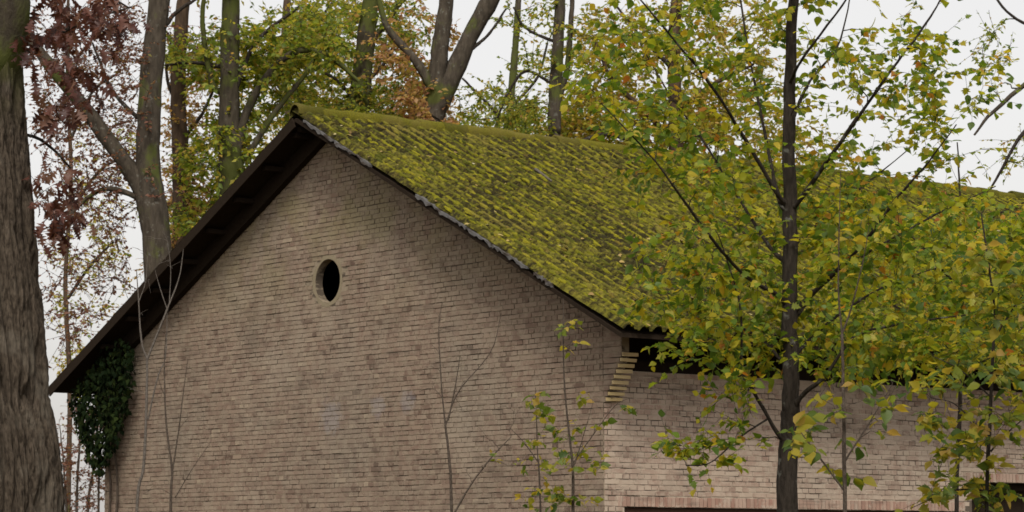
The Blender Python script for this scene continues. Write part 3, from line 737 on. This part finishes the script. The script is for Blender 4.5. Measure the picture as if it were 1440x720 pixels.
f = n.noise(75, n.pos((1, 1, .3)), 6, .7); col = n.mix(n.step(f, .34, .66), (.030, .022, .015), (.108, .084, .061))
col = n.mix(n.math('MULTIPLY', n.step(n.noise(4, detail=4), .5, .65), .4), col, (.15, .13, .10))
col = n.mix(n.math('MULTIPLY', n.step(sepz(n, n.pos())[2], 4.0, 4.7), n.step(n.noise(3, detail=4), .35, .5)), col, (.055, .060, .012))
nt.links.new(n.bsdf(col, .93, f, 1.0, .02, .15), o.inputs[0])
obj('trunk', mesh_np('trunk', V.reshape(-1, 3) - t.base, F, m, True), t.root); t.nodes(cp[::28], np.full(20, .2))
t.limb(px_path([(-30, 150), (8, 60, -.1), (14, -10, -.2), (0, -120, -.3)], YO), .13, .09, B_mossy, 'branch', 14, 10)
for pp, r0 in (([(10, 90), (60, 60, .3), (120, 30, .4), (185, 10, .5)], .018), ([(5, -60), (60, -40, -.3), (130, -20, -.4), (180, 10, -.5)], .02), ([(-10, 200), (40, 190, .3), (80, 215, .5), (110, 250, .6)], .014)): t.limb(px_path(pp, YO), r0, .004, B_dark, 'branch', 14, 6)
t.grow(ell(105, 45, 82, 70, 44, YO, .6) + ell(165, 20, 22, 35, 8, YO, .3) + ell(78, 285, 45, 60, 24, YO, .4) + ell(100, 130, 60, 45, 14, YO, .5), .005, .0015, 3, .100, 1, .14, 1.2, .9)
print('oak leaves', len(t.lp)); t.finish(B_dark, L_red, [OAK], 300)

# ---- trees behind the barn
def back_tree(name, label, base_px, Y, trunk, w0, w1, limbs_, bark, clusters, lm, size=.085, grp='trees behind the barn', nl=7, tw=2):
    t = Tree(name, ground_pt(base_px, Y), label, 'tree', grp); k = Y / FPX
    P = [np.array(ground_pt(base_px, Y))] + px_path(trunk, Y); up = P[-1] + np.array([0, 0, 7.0]) + np.append(rng.normal(0, .7, 2), 0); P.append(up)
    t.limb(P, w0 * k / 2, w1 * k / 2 * .6, bark, 'trunk', 46, 12, .03)
    for (pp, a, b) in limbs_: t.limb(px_path(pp, Y), a * k / 2, max(b * k / 2, .008), bark if a > 8 else B_dark, 'branch', 18, 8, .05)
    tg = []
    for (cx, cy, rx, ry, n) in clusters: tg += ell(cx, cy, rx, ry, int(n * 1.42), Y + 1.4, 2.2)
    t.grow(tg, .011, .004, nl + 3, size * 1.25, tw + 1, .5, .25, .8, .5, .6)
    print(name, 'leaves', len(t.lp)); t.finish(bark if False else B_dark, lm, SIMPLE, 0); return t
back_tree('beech_tree', 'grey-barked tree with a great limb forking left at the far roof corner', 222, 47,
    [(222, 380), (209, 240), (212, 120), (226, -20), (236, -200)], 43, 38,
    [([(218, 345), (196, 262), (165, 215), (110, 140), (65, 85), (20, 20)], 27, 15), ([(219, 60), (245, 20), (290, -10)], 8, 4), ([(110, 140), (95, 90), (100, 30)], 10, 5), ([(200, 280), (150, 265), (110, 290), (85, 330)], 9, 3), ([(210, 180), (160, 130), (130, 60)], 7, 3)],
    B_grey, [(130, 150, 85, 130, 120), (120, 400, 70, 110, 44), (150, 40, 100, 60, 34), (180, 270, 60, 60, 26), (160, -120, 200, 90, 40)], L_rust, .06, nl=6)
back_tree('ash_tree', 'slim trunk with rusty orange leaves behind the far roof slope', 256, 52, [(256, 330), (255, 240), (250, 120), (256, 20), (262, -120)], 30, 24,
    [([(254, 200), (290, 150), (310, 90)], 6, 3), ([(255, 160), (235, 110), (240, 60)], 6, 3)], B_brown, [(262, 190, 32, 120, 60), (270, 300, 45, 45, 45), (280, 80, 50, 40, 22), (240, 360, 30, 30, 16)], L_orange, .075, nl=6)
back_tree('maple_tree', 'mossy upright tree with wide arching side branch over the far roof slope', 322, 49, [(325, 300), (322, 200), (323, 100), (325, 0), (330, -150)], 38, 32,
    [([(330, 225), (350, 150), (390, 90), (430, 70), (470, 85), (505, 115)], 14, 5), ([(345, 225), (385, 160), (432, 100), (450, 60)], 10, 4), ([(318, 95), (270, 88), (232, 92)], 7, 3), ([(322, 130), (300, 120), (285, 40), (288, -20)], 10, 6), ([(322, 150), (360, 60), (420, 10)], 8, 4)],
    B_mossy, [(330, 85, 95, 45, 95), (420, 60, 70, 45, 65), (310, 240, 60, 50, 50), (330, 190, 40, 40, 22), (300, 310, 60, 30, 30), (340, -90, 180, 80, 50), (400, 150, 60, 40, 14)], L_green, .095)
back_tree('maple_tree', 'mossy slanting trunk behind the barn, close to the roof peak', 500, 53, [(500, 220), (505, 155), (514, 60), (524, -20), (535, -160)], 38, 28,
    [([(512, 70), (545, 30), (580, -20)], 9, 5), ([(506, 150), (470, 110), (430, 95)], 6, 3), ([(508, 120), (540, 90), (560, 50)], 7, 4)], B_mossy,
    [(470, 50, 55, 50, 55), (530, 60, 50, 60, 30), (440, 135, 55, 25, 24), (560, 150, 60, 30, 30), (560, 30, 50, 40, 24), (505, 150, 25, 30, 24), (460, 100, 60, 40, 24), (520, -90, 130, 70, 30)], L_green, .085)
back_tree('oak_tree', 'forked trunk with a lumpy burl and clinging peach-coloured leaves', 606, 51, [(604, 240), (606, 190), (612, 130), (621, 50), (630, -20), (640, -170)], 32, 28,
    [([(610, 165), (622, 140), (642, 95), (662, 50), (690, 0), (715, -50)], 28, 24), ([(606, 120), (588, 90), (562, 60), (543, 35), (530, -10)], 15, 7), ([(652, 78), (672, 62), (690, 45), (712, 12)], 6, 3), ([(609, 170), (590, 160), (575, 180)], 6, 3)], B_grey,
    [(600, 150, 34, 40, 42), (560, 90, 40, 50, 22), (590, 60, 60, 50, 14)], L_orange, .095, nl=6)
bp = at(661, 74, 51.0 - .05); bt_ = None
back_tree('elm_tree', 'thin dark trunk with a close companion stem and yellow leaves beyond the roof ridge', 780, 54, [(778, 260), (779, 180), (783, 90), (788, 0), (792, -140)], 24, 18,
    [([(781, 150), (795, 110), (801, 60), (806, -20)], 9, 7), ([(780, 120), (740, 100), (715, 130), (700, 165)], 5, 3), ([(783, 60), (740, 40), (722, 10)], 5, 3)], B_grey,
    [(700, 150, 55, 40, 26), (750, 165, 50, 25, 22), (780, 60, 40, 60, 14), (740, 20, 45, 30, 8)], L_green, .08)
back_tree('elm_tree', 'yellow-leaved tree behind the ridge, half hidden by the young dark-stemmed tree', 950, 55, [(952, 300), (950, 180), (948, 60), (955, -40), (960, -200)], 24, 20,
    [([(950, 200), (900, 150), (860, 110), (838, 60)], 9, 4), ([(950, 160), (1000, 120), (1060, 90)], 9, 4), ([(949, 100), (900, 50), (860, 0)], 7, 3), ([(950, 220), (880, 190), (810, 180)], 7, 3)], B_brown,
    [(840, 180, 70, 40, 80), (860, 90, 70, 80, 80), (960, 170, 70, 60, 75), (1060, 160, 60, 90, 60), (1000, 40, 90, 60, 50), (930, -70, 150, 60, 30), (1120, 220, 70, 50, 30)], L_yell, .10)
back_tree('oak_tree', 'bare grey limbs of a tree reaching over the far end of the roof', 1560, 48, [(1560, 300), (1550, 160), (1545, 40), (1540, -100)], 40, 30,
    [([(1552, 60), (1490, 90), (1440, 120), (1392, 162), (1370, 190)], 11, 3), ([(1553, 120), (1480, 150), (1435, 192), (1410, 235), (1392, 268)], 8, 3), ([(1550, 20), (1470, 40), (1420, 20), (1390, -20)], 6, 3)], B_grey,
    [(1400, 60, 40, 60, 10), (1430, 220, 30, 40, 8)], L_green, .07, nl=4, tw=1)
back_tree('birch_tree', 'distant slender tree with hazy pale yellow-green leaves, seen left of the roof peak', 405, 66, [(410, 300), (408, 180), (400, 80), (405, -20), (410, -160)], 16, 12,
    [([(406, 170), (440, 120), (490, 80)], 6, 3), ([(405, 140), (370, 90), (340, 40)], 6, 3), ([(403, 90), (440, 40), (470, 0)], 5, 3)], B_brown,
    [(420, 170, 70, 45, 26), (450, 110, 60, 50, 24), (370, 130, 60, 50, 14), (470, 20, 60, 40, 22), (290, 330, 60, 50, 40)], L_yell, .10)
back_tree('birch_tree', 'distant slender tree with hazy pale green leaves above the middle of the ridge', 715, 68, [(720, 300), (716, 190), (722, 100), (728, 20), (735, -140)], 14, 11,
    [([(718, 180), (680, 140), (650, 110)], 6, 3), ([(719, 150), (755, 110), (770, 60)], 5, 3), ([(717, 190), (640, 180), (560, 170)], 6, 3)], B_mossy,
    [(690, 170, 70, 26, 26), (600, 178, 90, 18, 26), (750, 160, 45, 30, 18), (545, 120, 50, 50, 20), (735, 90, 30, 40, 6)], L_green, .10)
back_tree('birch_tree', 'distant thin tree with sparse yellowish leaves between the oak trunk and the barn', 95, 64, [(98, 560), (92, 400), (100, 250), (95, 120), (98, -40)], 8, 6,
    [([(95, 420), (130, 370), (160, 340)], 5, 3), ([(98, 300), (140, 240), (180, 220)], 5, 3), ([(98, 200), (130, 130), (170, 100)], 5, 3)], B_brown,
    [(125, 400, 55, 80, 18), (150, 230, 60, 70, 16), (120, 330, 50, 60, 14), (110, 520, 30, 50, 10)], L_yell, .085, nl=5)
# rusty shrub beyond the far corner
t = Tree('beech_shrub', ground_pt(112, 45), 'rust-leaved beech shrub behind the ivy-covered corner', 'shrub')
for pp in ([(112, 790), (108, 700), (112, 610), (100, 540)], [(118, 790), (125, 700), (140, 640), (150, 590)], [(106, 790), (92, 690), (84, 600)]): t.limb([np.array(ground_pt(pp[0][0], 45))] + px_path(pp[1:], 45), .03, .008, B_stem, 'stem', 16, 6)
t.grow(ell(112, 650, 45, 80, 130, 45, 1.0), .006, .003, 7, .06, 2, .3, .25, .7); t.finish(B_stem, L_rust, SIMPLE)

# ---- ivy on the far corner
t = Tree('ivy_vine', tuple(b2w(-.05, WG, 0)), 'dark green ivy hanging under the far eave corner', 'ivy')
def in_ivy(px, py):
    xr_ = np.interp(py, [475, 500, 540, 600, 640, 665], [176, 186, 184, 170, 156, 141]); xl_ = np.interp(py, [455, 520, 555, 600, 650, 665], [150, 120, 98, 108, 128, 136])
    return xl_ < px < xr_
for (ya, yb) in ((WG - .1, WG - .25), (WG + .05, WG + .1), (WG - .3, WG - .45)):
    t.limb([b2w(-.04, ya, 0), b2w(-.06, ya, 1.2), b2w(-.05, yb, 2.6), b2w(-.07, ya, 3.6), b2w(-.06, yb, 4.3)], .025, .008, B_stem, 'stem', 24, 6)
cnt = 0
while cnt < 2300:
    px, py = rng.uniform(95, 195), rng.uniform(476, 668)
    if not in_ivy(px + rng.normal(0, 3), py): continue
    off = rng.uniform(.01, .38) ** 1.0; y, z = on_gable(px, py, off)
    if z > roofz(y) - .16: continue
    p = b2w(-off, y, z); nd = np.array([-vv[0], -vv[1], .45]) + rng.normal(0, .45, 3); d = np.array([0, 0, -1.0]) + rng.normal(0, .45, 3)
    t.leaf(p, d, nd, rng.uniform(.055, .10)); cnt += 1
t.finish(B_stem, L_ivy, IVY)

# ---- fallen leaves and sticks on the roof
L_dead = leaf_mat('fallen_leaf', [(0, (.16, .09, .03)), (.4, (.28, .19, .05)), (.8, (.34, .27, .08)), (1, (.38, .34, .24))], .1)
P, D, Nn = [], [], []
for _ in range(700):
    x, s_ = rng.uniform(X0, 14), rng.uniform(0, SLOPELEN - .2); q = np.array([x, -EAV, ZE]) + UPS * s_ + NRM * (.088 + wob(x, s_))
    P.append(b2w(*q)); D.append(np.append(rng.normal(0, 1, 2), 0)); Nn.append(np.append(vv * 0 - uu * SL, 1) + rng.normal(0, .35, 3))
V, F = inst(OVATE, np.array(P), frames(np.array(D), np.array(Nn)), rng.uniform(.05, .10, 700))
tag(obj('fallen_leaves', mesh_np('fallen_leaves', V, F, L_dead, True)), 'pale dead leaves scattered over the mossy roof tiles', 'leaves', kind='stuff')
def roof_at(px, py, lift):
    r = ray(px, py); nw = np.array([-uu[0] * SL, -uu[1] * SL, 1.0]); nw /= np.linalg.norm(nw); P0 = b2w(0, 0, roofz(0)) + nw * lift
    return ORG + r * (nw.dot(P0 - ORG) / nw.dot(r))
Q = smooth_path([roof_at(753, 238, .10), roof_at(764, 246, .13), roof_at(776, 255, .10)], 8); V, F = tube(Q, np.linspace(.022, .014, 8), 6)
tag(obj('fallen_stick', mesh_np('fallen_stick', V, F, B_pale, True)), 'short pale stick lying on the mossy tiles below the ridge', 'stick')
rd = lambda x, dz_, dy=0.0: b2w(x, YR + dy, APZ + .13 + dz_)
def ridge_x(px, py):
    r = ray(px, py); P0 = b2w(0, YR, 0)[:2]; k, t2 = np.linalg.solve(np.array([[r[0], -vv[0]], [r[1], -vv[1]]]), P0); return t2
xa, xb = ridge_x(818, 200), ridge_x(885, 215)
Q = smooth_path([rd(xa, .01), rd(xa + .22, .10), rd(xa + .5, .16), rd(xa + .9, .10), rd(xb, .01)], 16); V, F = tube(Q, np.linspace(.035, .022, 16), 7)
tag(obj('fallen_branch', mesh_np('fallen_branch', V, F, B_dark, True)), 'dark arched branch lying on the roof ridge', 'branch')
